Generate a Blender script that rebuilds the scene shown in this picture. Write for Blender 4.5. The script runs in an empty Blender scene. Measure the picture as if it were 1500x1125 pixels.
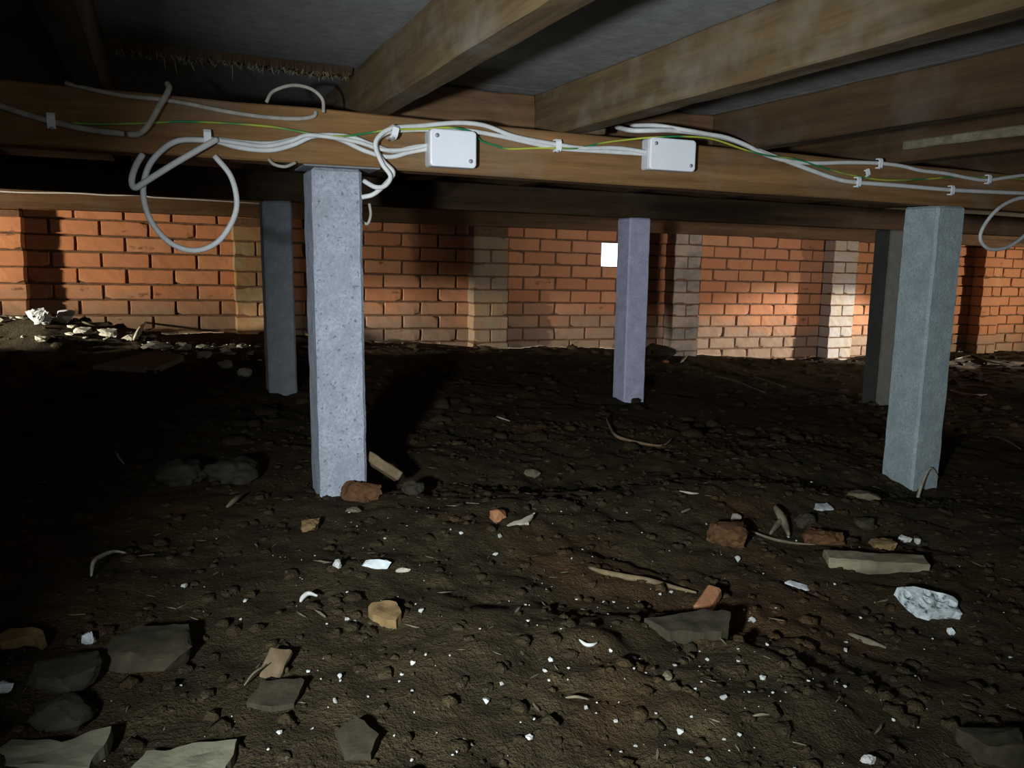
import bpy, bmesh, math, random
import numpy as np
from mathutils import Vector, Matrix, noise as mnoise

random.seed(7)
scene = bpy.context.scene
COL = scene.collection

# ------------------------------------------------------------------ camera
FPX = 1165.0
YAW, PITCH, ROLL = (math.radians(a) for a in (23.76, 9.1, 0.68))
def cam_axes():
    cy, sy, cp, sp, cr, sr = math.cos(YAW), math.sin(YAW), math.cos(PITCH), math.sin(PITCH), math.cos(ROLL), math.sin(ROLL)
    right = Vector((cy, -sy, 0)); f0 = Vector((sy, cy, 0)); up = Vector((0, 0, 1))
    fwd = f0*cp - up*sp; u = up*cp + f0*sp
    return right*cr + u*sr, u*cr - right*sr, fwd
RIGHT, UP, FWD = cam_axes()
cam_d = bpy.data.cameras.new('camera'); cam = bpy.data.objects.new('camera', cam_d); COL.objects.link(cam)
cam_d.sensor_width = 36.0; cam_d.lens = FPX/1500*36.0; cam_d.clip_start = 0.02; cam_d.clip_end = 200
m = Matrix.Identity(4)
for i in range(3):
    m[i][0], m[i][1], m[i][2] = RIGHT[i], UP[i], -FWD[i]
cam.matrix_world = m
scene.camera = cam

# ------------------------------------------------------------------ world, lights, exposure
vs = scene.view_settings
vs.view_transform = 'Standard'; vs.look = 'None'; vs.gamma = 1.0; vs.use_curve_mapping = False
vs.exposure = 0.0
world = bpy.data.worlds.new('sky'); scene.world = world; world.use_nodes = True
wb = world.node_tree.nodes['Background']; wb.inputs[0].default_value = (0.93, 0.96, 1.0, 1); wb.inputs[1].default_value = 4.0

def lamp(name, kind, loc, target, power, color, **kw):
    d = bpy.data.lights.new(name, kind); d.energy = power; d.color = color
    for k, v in kw.items(): setattr(d, k, v)
    o = bpy.data.objects.new(name, d); COL.objects.link(o); o.location = loc
    o.rotation_euler = (Vector(target) - Vector(loc)).to_track_quat('-Z', 'Y').to_euler()
    return o
# hand torch held a forearm's length to the left of the lens
lamp('hand_torch', 'SPOT', (-0.34, 0.0, -0.05), (1.05, 1.56, -0.26), 150, (0.88, 0.95, 1.0),
     spot_size=math.radians(72), spot_blend=1.0, shadow_soft_size=0.03)
# daylight through the vents of the left and right walls, then added rear fills
lamp('daylight_left_vent', 'SPOT', (-2.58, 3.55, 0.05), (-0.25, 4.9, 0.02), 350, (1.0, 0.86, 0.66), spot_size=math.radians(27), spot_blend=0.8, shadow_soft_size=0.06)
lamp('sunbeam_left_vent', 'SPOT', (-2.58, 3.45, -0.02), (-0.20, 4.25, -0.39), 850, (1.0, 0.95, 0.85), spot_size=math.radians(15), spot_blend=0.7, shadow_soft_size=0.05)
lamp('daylight_right_vent', 'SPOT', (8.9, 2.9, -0.50), (5.6, 4.9, -0.25), 350, (1.0, 0.84, 0.62), spot_size=math.radians(62), spot_blend=0.9, shadow_soft_size=0.06)
lamp('sunbeam_right_vent', 'SPOT', (8.9, 3.05, -0.50), (4.9, 4.86, -0.66), 2300, (1.0, 0.95, 0.88), spot_size=math.radians(13), spot_blend=0.6, shadow_soft_size=0.05)
lamp('rear_brick_fill', 'SPOT', (3.6, -1.86, -0.1), (3.75, 4.9, -0.10), 400, (1.0, 0.90, 0.88), spot_size=math.radians(31), spot_blend=0.9, shadow_soft_size=0.08)  # added fill aimed at the middle bricks; no such source is known

lamp('rear_soft_fill', 'AREA', (0.35, -1.88, 0.02), (1.2, 3.0, -0.3), 6, (0.92, 0.96, 1.0), shape='RECTANGLE', size=0.55, size_y=0.40)  # added weak fill behind the camera; the wall has no hatch

# ------------------------------------------------------------------ helpers
def ray(px, py):
    return RIGHT*((px-750)/FPX) - UP*((py-562.5)/FPX) + FWD
def at_y(px, py, y):                       # point of the upright plane at depth y
    d = ray(px, py); return d*(y/d.y)
def px_size(p):                            # metres per photo pixel at a point
    return max(0.1, p.dot(FWD))/FPX

def link(o): COL.objects.link(o); return o
def obj(name, me, mat, parent=None):
    o = bpy.data.objects.new(name, me)
    if mat is not None and len(me.materials) == 0: me.materials.append(mat)
    link(o)
    if parent is not None: o.parent = parent
    return o
def tag(o, label, cat, group=None):
    o['label'] = label; o['category'] = cat
    if group: o['group'] = group
    return o
def structure(o, label=None, cat=None):
    o['kind'] = 'structure'
    if label: o['label'] = label
    if cat: o['category'] = cat
    return o
def empty(name, loc, label, cat, group=None):
    o = bpy.data.objects.new(name, None); link(o); o.location = loc; o.empty_display_size = 0.05
    return tag(o, label, cat, group)
def mesh_from(name, verts, faces, smooth=False):
    me = bpy.data.meshes.new(name); me.from_pydata([tuple(v) for v in verts], [], faces); me.update()
    if smooth:
        me.polygons.foreach_set('use_smooth', [True]*len(me.polygons))
    return me
def bm_mesh(bm, name, smooth=False):
    bmesh.ops.recalc_face_normals(bm, faces=bm.faces)
    me = bpy.data.meshes.new(name); bm.to_mesh(me); bm.free()
    if smooth: me.polygons.foreach_set('use_smooth', [True]*len(me.polygons))
    return me

# vectorised value noise -------------------------------------------------
def _h(ix, iy, s):
    n = (ix.astype(np.int64)*374761393 + iy.astype(np.int64)*668265263 + s*1442695041) & 0xffffffff
    n = ((n ^ (n >> 13))*1274126177) & 0xffffffff
    n = (n ^ (n >> 16)) & 0xffffffff
    return n/4294967295.0
def vnoise(x, y, s=0):
    x = np.asarray(x, float); y = np.asarray(y, float)
    ix, iy = np.floor(x), np.floor(y); fx, fy = x-ix, y-iy
    fx = fx*fx*(3-2*fx); fy = fy*fy*(3-2*fy)
    a, b, c, d = _h(ix, iy, s), _h(ix+1, iy, s), _h(ix, iy+1, s), _h(ix+1, iy+1, s)
    return (a*(1-fx)+b*fx)*(1-fy) + (c*(1-fx)+d*fx)*fy
def rot(x, y, a): return x*math.cos(a)-y*math.sin(a), x*math.sin(a)+y*math.cos(a)
def ground(x, y):
    x = np.asarray(x, float); y = np.asarray(y, float)
    xx = np.minimum(x, 4.6) + 0.15*np.maximum(x-4.6, 0)
    z = -0.462 - 0.076*xx
    z = z + 0.06*(vnoise(x*0.9+3, y*0.9, 1)-0.5)*np.clip((2.2-y)/1.2, 0.25, 1)
    # spoil heap along the brick wall
    z = z + 0.035*np.clip((y-3.4)/1.2, 0, 1)*(0.4+0.9*vnoise(x*1.7, y*1.7, 5))
    z = z + 0.085*np.exp(-(((x+0.50)/0.50)**2+((y-4.42)/0.32)**2))
    # hollow in front of the near stumps, low ridge behind it
    z = z + 0.030*np.exp(-(((x-0.95)/0.55)**2+((y-1.45)/0.16)**2)) - 0.022*np.exp(-(((x-0.8)/0.35)**2+((y-1.66)/0.10)**2))
    u, v = rot(x, y, 0.5)
    z = z + 0.030*(vnoise(u*4.2, v*4.2, 2)-0.5)
    u, v = rot(x, y, 1.1)
    rough = 0.35 + 0.9*vnoise(x*1.6, y*1.6, 9)
    z = z + 0.016*rough*(vnoise(u*11, v*11, 3)+0.4*np.abs(2*vnoise(u*13, v*13, 8)-1))
    u, v = rot(x, y, 0.2)
    z = z + 0.010*rough*vnoise(u*27, v*27, 4)
    u, v = rot(x, y, 0.9)
    z = z + 0.006*rough*(vnoise(u*62, v*62, 6)-0.5)
    z = z + 0.014*np.exp(-(((x-0.30)/0.16)**2+((y-1.53)/0.10)**2)) - 0.028*np.exp(-(((x-1.95)/0.22)**2+((y-1.52)/0.14)**2))
    return z - 0.02
def gz(x, y): return float(ground(np.array([x]), np.array([y]))[0])
def on_ground(px, py):
    d = ray(px, py); t = np.arange(0.45, 9.0, 0.006)
    g = ground(d.x*t, d.y*t); hit = np.nonzero(d.z*t < g)[0]; i = int(hit[0]) if len(hit) else len(t)-1
    return Vector((d.x*t[i], d.y*t[i], float(g[i])))
# the sagging timber floor: everything of it follows this plane
def sag(x, y): return -0.010*x + 0.011*(y-1.56)
def wall_sag(x): return -0.018*x

# ------------------------------------------------------------------ materials
class NT:
    def __init__(s, name):
        s.m = bpy.data.materials.new(name); s.m.use_nodes = True; s.t = s.m.node_tree
        s.b = s.t.nodes['Principled BSDF']
    def n(s, kind, **kw):
        nd = s.t.nodes.new(kind)
        for k, v in kw.items(): setattr(nd, k, v)
        return nd
    def l(s, a, b): s.t.links.new(a, b)
    def coord(s, kind='Object', scale=(1, 1, 1)):
        c = s.n('ShaderNodeTexCoord'); mp = s.n('ShaderNodeMapping'); mp.inputs['Scale'].default_value = scale
        s.l(c.outputs[kind], mp.inputs['Vector']); return mp.outputs[0]
    def pos(s, scale=(1, 1, 1)):
        c = s.n('ShaderNodeNewGeometry'); mp = s.n('ShaderNodeMapping'); mp.inputs['Scale'].default_value = scale
        s.l(c.outputs['Position'], mp.inputs['Vector']); return mp.outputs[0]
    def noise(s, vec, scale, detail=4, rough=0.6):
        nd = s.n('ShaderNodeTexNoise'); nd.inputs['Scale'].default_value = scale
        nd.inputs['Detail'].default_value = detail; nd.inputs['Roughness'].default_value = rough
        s.l(vec, nd.inputs['Vector']); return nd.outputs['Fac']
    def ramp(s, fac, stops):
        r = s.n('ShaderNodeValToRGB'); e = r.color_ramp.elements
        while len(e) < len(stops): e.new(0.5)
        for el, (p, c) in zip(e, stops):
            el.position = p; el.color = (*c, 1) if len(c) == 3 else c
        s.l(fac, r.inputs[0]); return r.outputs[0]
    def mix(s, fac, a, b, mode='MIX'):
        x = s.n('ShaderNodeMix', data_type='RGBA', blend_type=mode)
        if isinstance(fac, float): x.inputs[0].default_value = fac
        else: s.l(fac, x.inputs[0])
        for i, v in ((6, a), (7, b)):
            if isinstance(v, tuple): x.inputs[i].default_value = (*v, 1)
            else: s.l(v, x.inputs[i])
        return x.outputs[2]
    def base(s, col, rough=0.8, spec=0.3):
        if isinstance(col, tuple): s.b.inputs['Base Color'].default_value = (*col, 1)
        else: s.l(col, s.b.inputs['Base Color'])
        s.b.inputs['Roughness'].default_value = rough; s.b.inputs['Specular IOR Level'].default_value = spec
    def bump(s, h, strength=0.5, dist=0.01):
        b = s.n('ShaderNodeBump'); b.inputs['Strength'].default_value = strength; b.inputs['Distance'].default_value = dist
        s.l(h, b.inputs['Height']); s.l(b.outputs[0], s.b.inputs['Normal'])
G = lambda v: (v, v, v)
def soil_mat():
    s = NT('soil'); p = s.pos()
    big = s.noise(p, 2.3, 3); mid = s.noise(p, 14, 5, 0.65); fine = s.noise(p, 110, 4, 0.7)
    c = s.ramp(mid, [(0.3, (0.023, 0.0175, 0.0085)), (0.55, (0.050, 0.037, 0.018)), (0.75, (0.084, 0.062, 0.030))])
    red = s.ramp(big, [(0.50, G(0)), (0.66, G(1))])
    c = s.mix(red, c, s.mix(mid, (0.050, 0.027, 0.011), (0.096, 0.054, 0.023)))
    sp = s.ramp(fine, [(0.62, G(0)), (0.74, G(1))])
    c = s.mix(sp, c, (0.13, 0.115, 0.085))
    s.base(c, 0.95, 0.12)
    add = s.n('ShaderNodeMath', operation='ADD'); s.l(mid, add.inputs[0]); s.l(fine, add.inputs[1])
    vf = s.noise(p, 320, 2, 0.6); a2 = s.n('ShaderNodeMath', operation='MULTIPLY_ADD'); a2.inputs[1].default_value = 0.4
    s.l(vf, a2.inputs[0]); s.l(add.outputs[0], a2.inputs[2])
    s.bump(a2.outputs[0], 0.9, 0.014)
    return s.m
def concrete_mat(name, tint, dark=0.38, pits=0.635):
    s = NT(name); p = s.pos()
    a = s.noise(p, 22, 6, 0.65); b = s.noise(p, 190, 3, 0.7); pit = s.noise(p, 105, 3, 0.6); st = s.noise(p, 7, 3)
    t = Vector(tint)
    c = s.ramp(a, [(0.25, tuple(t*0.62)), (0.5, tuple(t*0.92)), (0.75, tuple(t*1.15))])
    c = s.mix(s.ramp(b, [(0.35, G(1)), (0.6, G(0))]), c, tuple(t*0.68))
    c = s.mix(s.ramp(pit, [(pits, G(0)), (pits+0.05, G(0.8))]), c, tuple(t*dark))
    s.base(c, 0.88, 0.2)
    sub = s.n('ShaderNodeMath', operation='SUBTRACT'); s.l(b, sub.inputs[0]); s.l(s.ramp(pit, [(pits, G(0)), (pits+0.05, G(1))]), sub.inputs[1])
    s.bump(sub.outputs[0], 0.55, 0.004)
    return s.m
def timber_mat(name, axis, dark, light, dust=0.35):
    s = NT(name)
    sc = {'x': (1.5, 24, 24), 'y': (24, 1.5, 24), 'z': (24, 24, 1.5)}[axis]
    g = s.noise(s.pos(sc), 1.6, 6, 0.7); bl = s.noise(s.pos(), 6, 4)
    knot = s.noise(s.pos({'x': (0.6, 6, 6), 'y': (6, 0.6, 6), 'z': (6, 6, 0.6)}[axis]), 2.0, 3)
    c = s.ramp(g, [(0.3, dark), (0.52, tuple((Vector(dark)+Vector(light))*0.5)), (0.72, light)])
    c = s.mix(s.ramp(knot, [(0.56, G(0)), (0.72, G(0.75))]), c, tuple(Vector(dark)*0.6))
    c = s.mix(s.ramp(bl, [(0.52, G(0)), (0.7, G(dust))]), c, (0.21, 0.20, 0.17))
    s.base(c, 0.85, 0.2); s.bump(g, 0.35, 0.004)
    return s.m
def brick_mat():
    s = NT('orange_brick'); p = s.pos(); info = s.n('ShaderNodeObjectInfo')
    a = s.noise(p, 9, 4); f = s.noise(p, 70, 4, 0.7)
    c = s.ramp(info.outputs['Random'], [(0.0, (0.47, 0.185, 0.085)), (0.35, (0.56, 0.245, 0.115)), (0.7, (0.52, 0.225, 0.115)), (1.0, (0.60, 0.30, 0.155))])
    c = s.mix(s.ramp(a, [(0.35, G(0)), (0.7, G(0.55))]), c, (0.44, 0.20, 0.105))
    c = s.mix(s.ramp(f, [(0.60, G(0)), (0.72, G(0.6))]), c, (0.16, 0.075, 0.04))
    # salt-stained, mud-splashed lower courses
    sep = s.n('ShaderNodeSeparateXYZ'); s.l(s.pos(), sep.inputs[0])
    mx = s.n('ShaderNodeMath', operation='MULTIPLY_ADD'); mx.inputs[1].default_value = 0.055; s.l(sep.outputs[0], mx.inputs[0]); s.l(sep.outputs[2], mx.inputs[2])
    w = s.noise(s.pos((1.6, 1, 2.5)), 2.2, 4, 0.6)
    m2 = s.n('ShaderNodeMath', operation='MULTIPLY_ADD'); m2.inputs[1].default_value = 0.42; s.l(w, m2.inputs[0]); s.l(mx.outputs[0], m2.inputs[2])
    stain = s.ramp(m2.outputs[0], [(0.0, G(0.85)), (0.02, G(0))])
    mr = s.n('ShaderNodeMapRange'); mr.inputs['From Min'].default_value = -0.15; mr.inputs['From Max'].default_value = 0.02
    mr.inputs['To Min'].default_value = 0.8; mr.inputs['To Max'].default_value = 0.0; s.l(m2.outputs[0], mr.inputs['Value'])
    c = s.mix(mr.outputs[0], c, s.mix(a, (0.16, 0.12, 0.08), (0.37, 0.30, 0.22)))
    sm = s.noise(s.pos((1, 1, 2.2)), 6.5, 4, 0.7)
    c = s.mix(s.ramp(sm, [(0.64, G(0)), (0.70, G(0.75))]), c, (0.10, 0.06, 0.04))
    s.base(c, 0.9, 0.15); s.bump(f, 0.4, 0.004)
    return s.m
def plain(name, col, rough=0.6, spec=0.4, var=0.25, scale=60, bump=0.2):
    s = NT(name); f = s.noise(s.pos(), scale, 4, 0.65); t = Vector(col)
    s.base(s.ramp(f, [(0.3, tuple(t*(1-var))), (0.7, tuple(t*(1+var)))]), rough, spec)
    if bump: s.bump(f, bump, 0.003)
    return s.m
M = {
 'soil': soil_mat(),
 'stump_a': concrete_mat('concrete_pale_blue', (0.39, 0.43, 0.49)),
 'stump_b': concrete_mat('concrete_green_grey', (0.40, 0.48, 0.49), 0.35, 0.70),
 'stump_m': concrete_mat('concrete_daylight_lavender', (0.76, 0.76, 0.98), 0.55, 0.70),  # lavender cast of the light and extra brightness put into the concrete colour
 'stump_d': concrete_mat('concrete_grey', (0.36, 0.38, 0.39), 0.4, 0.7),
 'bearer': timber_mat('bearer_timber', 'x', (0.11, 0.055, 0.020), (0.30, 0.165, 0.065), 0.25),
 'bearer_dark': timber_mat('shaded_bearer_timber', 'x', (0.030, 0.018, 0.010), (0.080, 0.047, 0.022), 0.08),  # far bearer's shade put into the colour; also used on the board edge
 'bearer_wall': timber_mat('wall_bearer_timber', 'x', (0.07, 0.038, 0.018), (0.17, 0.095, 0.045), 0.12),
 'stump_e': concrete_mat('concrete_shaded', (0.115, 0.12, 0.105), 0.5, 0.7),  # darkened against the rear lamp; the shade is put into the colour
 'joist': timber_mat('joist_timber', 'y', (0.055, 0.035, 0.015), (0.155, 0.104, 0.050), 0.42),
 'joist_red_dim': timber_mat('red_brown_dimmed_joist_timber', 'y', (0.040, 0.022, 0.010), (0.098, 0.056, 0.026), 0.15),  # red-brown tone, darkened further to stand in for fading light
 'offcut': timber_mat('pale_timber', 'x', (0.13, 0.11, 0.065), (0.30, 0.265, 0.17), 0.2),
 'wood': timber_mat('weathered_wood', 'y', (0.10, 0.07, 0.038), (0.22, 0.16, 0.09), 0.3),
 'sheet': plain('floor_sheet_grey', (0.215, 0.222, 0.21), 0.9, 0.15, 0.2, 35, 0.3),
 'brick': brick_mat(),
 'mortar': plain('mortar_brown', (0.15, 0.085, 0.05), 0.95, 0.1, 0.35, 50, 0.5),
 'pier_render': plain('pier_brick_grey', (0.33, 0.24, 0.16), 0.92, 0.12, 0.3, 25, 0.4),
 'cable': plain('cable_grey_white', (0.62, 0.63, 0.61), 0.5, 0.4, 0.12, 40, 0.05),
 'cable_dim': plain('cable_grey_unlit', (0.36, 0.34, 0.29), 0.7, 0.3, 0.3, 40, 0.1),  # lower tone stands in for the weak light on the left cables
 'earth': None,
 'box': plain('junction_box_white', (0.80, 0.83, 0.86), 0.35, 0.5, 0.02, 30, 0),
 'box_base': plain('junction_box_base', (0.55, 0.58, 0.60), 0.45, 0.4, 0.05, 30, 0),
 'clip': plain('clip_white', (0.80, 0.83, 0.85), 0.4, 0.5, 0.03, 30, 0),
 'screw': plain('screw_steel', (0.30, 0.31, 0.33), 0.35, 0.6, 0.1, 80, 0),
 'cap': plain('cap_zinc', (0.20, 0.21, 0.22), 0.6, 0.4, 0.2, 40, 0.1),
 'chip': plain('white_crumb', (0.45, 0.46, 0.42), 0.75, 0.3, 0.12, 150, 0.2),
 'foam': plain('foam_white', (0.52, 0.57, 0.57), 0.8, 0.3, 0.12, 60, 0.3),
 'tan': plain('tan_stone', (0.18, 0.118, 0.052), 0.9, 0.15, 0.25, 60, 0.4),
 'redbrick': plain('brick_fragment', (0.27, 0.125, 0.06), 0.9, 0.15, 0.25, 70, 0.4),
 'redclod': plain('red_clay', (0.095, 0.048, 0.022), 0.95, 0.1, 0.3, 50, 0.5),
 'stone': plain('olive_stone', (0.038, 0.033, 0.020), 0.92, 0.15, 0.3, 50, 0.5),
 'darkstone': plain('dark_stone', (0.032, 0.028, 0.020), 0.92, 0.15, 0.3, 50, 0.5),
 'cream': plain('cream_stone', (0.14, 0.135, 0.09), 0.9, 0.15, 0.2, 40, 0.4),
 'bone': plain('bleached_wood', (0.36, 0.33, 0.25), 0.85, 0.2, 0.25, 60, 0.3),
 'bark': plain('dry_bark', (0.135, 0.115, 0.075), 0.9, 0.15, 0.3, 60, 0.4),
 'web': plain('dusty_web', (0.16, 0.14, 0.09), 0.95, 0.1, 0.3, 60, 0),
 'outer': plain('outer_wall_brick', (0.30, 0.14, 0.07), 0.95, 0.1, 0.3, 12, 0.2),
 'board': plain('cement_board', (0.30, 0.24, 0.17), 0.9, 0.15, 0.2, 20, 0.2),
 'plastic': plain('clear_plastic_scrap', (0.42, 0.44, 0.44), 0.25, 0.7, 0.25, 60, 0.3),
 'root': plain('root_brown', (0.19, 0.13, 0.08), 0.9, 0.15, 0.3, 60, 0.2),
}
def foam_mat():
    s = NT('pitted_foam'); p = s.pos(); f = s.noise(p, 75, 3, 0.6)
    s.base(s.ramp(f, [(0.36, (0.07, 0.09, 0.085)), (0.44, (0.36, 0.41, 0.41)), (0.65, (0.56, 0.62, 0.62))]), 0.8, 0.3); s.bump(f, 0.5, 0.004); return s.m
M['foam_pitted'] = foam_mat()
def earth_mat():
    s = NT('earth_wire_green_yellow'); n = s.noise(s.pos((1, 1, 1)), 9, 1)
    s.base(s.ramp(n, [(0.44, (0.42, 0.46, 0.05)), (0.56, (0.02, 0.20, 0.07))]), 0.5, 0.4); return s.m
M['earth'] = earth_mat()

# ------------------------------------------------------------------ shape builders
def box_mesh(name, x0, x1, y0, y1, z0, z1, seg=(1, 1, 1), wob=0.0, warp=None, org=(0, 0, 0), bevel=0.0, seed=0):
    bm = bmesh.new(); bmesh.ops.create_cube(bm, size=1)
    for v in bm.verts:
        v.co = Vector((x0 if v.co.x < 0 else x1, y0 if v.co.y < 0 else y1, z0 if v.co.z < 0 else z1))
    for ax in range(3):
        if seg[ax] > 1:
            es = [e for e in bm.edges if abs((e.verts[0].co-e.verts[1].co).normalized()[ax]) > 0.99]
            bmesh.ops.subdivide_edges(bm, edges=es, cuts=seg[ax]-1, use_grid_fill=True)
    if bevel > 0:
        sharp = [e for e in bm.edges if len(e.link_faces) == 2 and e.calc_face_angle(0) > 0.5]
        bmesh.ops.bevel(bm, geom=sharp, offset=bevel, segments=1, affect='EDGES')
    for v in bm.verts:
        if wob:
            v.co += Vector([(mnoise.noise(v.co*18+Vector((seed*7.1, k*31.7, 0)))+0.6*mnoise.noise(v.co*55+Vector((seed*3.3, k*17.7, 5)))) for k in range(3)])*wob
        if warp: v.co.z += warp(v.co.x, v.co.y)
        v.co -= Vector(org)
    return bm_mesh(bm, name)
def catmull(pts, n=6):
    P = [pts[0]*2-pts[1]] + list(pts) + [pts[-1]*2-pts[-2]]; out = []
    for i in range(1, len(P)-2):
        a, b, c, d = P[i-1], P[i], P[i+1], P[i+2]
        for k in range(n):
            t = k/n
            out.append(0.5*((2*b)+(c-a)*t+(2*a-5*b+4*c-d)*t*t+(-a+3*b-3*c+d)*t*t*t))
    out.append(P[-2]); return out
def tube_mesh(name, pts, r, sides=8, n=6, org=(0, 0, 0), taper=None, flat=1.0):
    p = catmull([Vector(q) for q in pts], n) if n > 1 else [Vector(q) for q in pts]
    V, F = [], []
    t0 = (p[1]-p[0]).normalized(); nrm = t0.orthogonal().normalized()
    for i, q in enumerate(p):
        t = (p[min(i+1, len(p)-1)]-p[max(i-1, 0)]).normalized()
        nrm = (nrm - t*nrm.dot(t)).normalized(); bn = t.cross(nrm)
        rr = r*(taper(i/(len(p)-1)) if taper else 1)
        for k in range(sides):
            a = 2*math.pi*k/sides
            off = nrm*math.cos(a)+bn*math.sin(a)
            off.y *= flat
            V.append(q + off*rr - Vector(org))
    for i in range(len(p)-1):
        for k in range(sides):
            a, b = i*sides+k, i*sides+(k+1) % sides
            F.append((a, b, b+sides, a+sides))
    F.append(tuple(range(sides))[::-1]); F.append(tuple(range((len(p)-1)*sides, len(p)*sides)))
    return mesh_from(name, V, F, True)
def hull_mesh(name, sx, sy, sz, n=18, seed=0, boxy=0.5, rough=0.0):
    rnd = random.Random(seed); bm = bmesh.new()
    for i in range(n):
        d = Vector((rnd.gauss(0, 1), rnd.gauss(0, 1), rnd.gauss(0, 1))).normalized()
        mxx = max(abs(c) for c in d); d = d.lerp(d/mxx, boxy)*(0.42+0.10*rnd.random())
        bm.verts.new((d.x*sx, d.y*sy, d.z*sz))
    r = bmesh.ops.convex_hull(bm, input=bm.verts)
    dead = [g for g in r['geom_interior'] if isinstance(g, bmesh.types.BMVert)]
    bmesh.ops.delete(bm, geom=dead, context='VERTS')
    if rough:
        bmesh.ops.subdivide_edges(bm, edges=bm.edges[:], cuts=4, use_grid_fill=True)
        for v in bm.verts:
            q = v.co*(2.6/max(sx, sy))
            v.co += Vector([mnoise.noise(q*3+Vector((seed*1.7, k*9.1, 2)))+0.5*mnoise.noise(q*8+Vector((seed*1.7, k*9.1, 6)))+0.25*mnoise.noise(q*20+Vector((seed, k*9.1, 6))) for k in range(3)])*(rough*0.6+0.02)*min(sx, sy, sz)
    me = bm_mesh(bm, name, True); me.set_sharp_from_angle(angle=0.5)
    return me
def ico_mesh(name, sx, sy, sz, seed=0, amp=0.35, sub=4, freq=1.6):
    bm = bmesh.new(); bmesh.ops.create_icosphere(bm, subdivisions=sub, radius=0.5)
    for v in bm.verts:
        k = 1+amp*mnoise.noise(v.co*freq*2+Vector((seed*5.3, seed*2.1, 0)))+amp*0.5*mnoise.noise(v.co*freq*6+Vector((seed, 0, 7)))
        v.co = Vector((v.co.x*sx, v.co.y*sy, v.co.z*sz))*k
    return bm_mesh(bm, name, True)
def slab_mesh(name, outline, thick, seed=0, rough=0.0, pits=(), n=26):
    """irregular flat fragment: outline in its own plane (metres), a lumpy top and pits sunk into it"""
    bm = bmesh.new()
    top = [bm.verts.new((x, y, thick)) for x, y in outline]; f = bm.faces.new(top)
    bmesh.ops.triangulate(bm, faces=[f])
    bmesh.ops.subdivide_edges(bm, edges=bm.edges[:], cuts=5, use_grid_fill=True)
    ext = bmesh.ops.extrude_face_region(bm, geom=bm.faces[:])
    low = {g for g in ext['geom'] if isinstance(g, bmesh.types.BMVert)}
    for v in low: v.co.z = 0
    for v in bm.verts:
        q = mnoise.noise(Vector((v.co.x*70+seed*3, v.co.y*70, 0)))
        v.co.x += rough*q; v.co.y += rough*mnoise.noise(Vector((v.co.x*60, v.co.y*60+seed, 4)))
        if v not in low:
            v.co.z += rough*1.2*mnoise.noise(Vector((v.co.x*45, v.co.y*45, seed)))
            for (a, b, r, d) in pits:
                dd = math.hypot(v.co.x-a, v.co.y-b)
                if dd < r: v.co.z -= d*(1-(dd/r)**2)
    return bm_mesh(bm, name)

# ------------------------------------------------------------------ SETTING: ground
def axis_pts(segs):
    out = [segs[0][0]]
    for a, b, h in segs:
        k = max(1, int(round((b-a)/h)))
        out += [a+(b-a)*(i+1)/k for i in range(k)]
    return np.array(out)
GX = axis_pts([(-2.6, -1.0, 0.05), (-1.0, -0.3, 0.02), (-0.3, 1.9, 0.0095), (1.9, 3.4, 0.016), (3.4, 5.6, 0.03), (5.6, 9.0, 0.06)])
GY = axis_pts([(-1.9, 0.4, 0.08), (0.4, 1.7, 0.0095), (1.7, 3.0, 0.014), (3.0, 4.9, 0.022)])
XX, YY = np.meshgrid(GX, GY); ZZ = ground(XX, YY)
nx, ny = len(GX), len(GY)
me = bpy.data.meshes.new('floor')
co = np.stack([XX, YY, ZZ], -1).reshape(-1, 3).astype(np.float32)
ii = np.arange(nx*ny).reshape(ny, nx)
q = np.stack([ii[:-1, :-1], ii[:-1, 1:], ii[1:, 1:], ii[1:, :-1]], -1).reshape(-1, 4).astype(np.int32)
me.vertices.add(len(co)); me.vertices.foreach_set('co', co.ravel())
me.loops.add(q.size); me.loops.foreach_set('vertex_index', q.ravel())
me.polygons.add(len(q)); me.polygons.foreach_set('loop_start', np.arange(0, q.size, 4, dtype=np.int32))
me.polygons.foreach_set('use_smooth', np.ones(len(q), bool))
me.update(calc_edges=True); me.validate()
structure(obj('floor', me, M['soil']), 'dark lumpy bare soil floor of the crawl space', 'soil floor')

# ------------------------------------------------------------------ SETTING: back wall of bricks
WY = 4.90            # face of the bricks
PITCHX, COURSE = 0.24, 0.0855
VX0, VX1 = 2.833, 3.062
def zline(k, x): return -0.008 + COURSE*k + wall_sag(x)
wall = bpy.data.objects.new('wall_back', bpy.data.meshes.new('wall_back')); link(wall)
bm = bmesh.new()
def bm_box(bm, x0, x1, y0, y1, z0a, z1a, warp=None):
    vs_ = [bm.verts.new((x, y, z + (warp(x) if warp else 0))) for z in (z0a, z1a) for y in (y0, y1) for x in (x0, x1)]
    for f in ((0, 1, 3, 2), (4, 6, 7, 5), (0, 4, 5, 1), (2, 3, 7, 6), (0, 2, 6, 4), (1, 5, 7, 3)): bm.faces.new([vs_[i] for i in f])
zb, z0v, z1v, zt = -1.2, -0.008, -0.008+2*COURSE-0.008, 0.60
bm_box(bm, -2.6, VX0, WY+0.010, WY+0.11, zb, zt, wall_sag)
bm_box(bm, VX1, 9.0, WY+0.010, WY+0.11, zb, zt, wall_sag)
bm_box(bm, VX0, VX1, WY+0.010, WY+0.11, zb, z0v, wall_sag)
bm_box(bm, VX0, VX1, WY+0.010, WY+0.11, z1v, zt, wall_sag)
bmesh.ops.recalc_face_normals(bm, faces=bm.faces); bm.to_mesh(wall.data); bm.free()
wall.data.materials.append(M['mortar'])
structure(wall, 'orange brick base wall behind the concrete stumps', 'brick wall')

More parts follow.
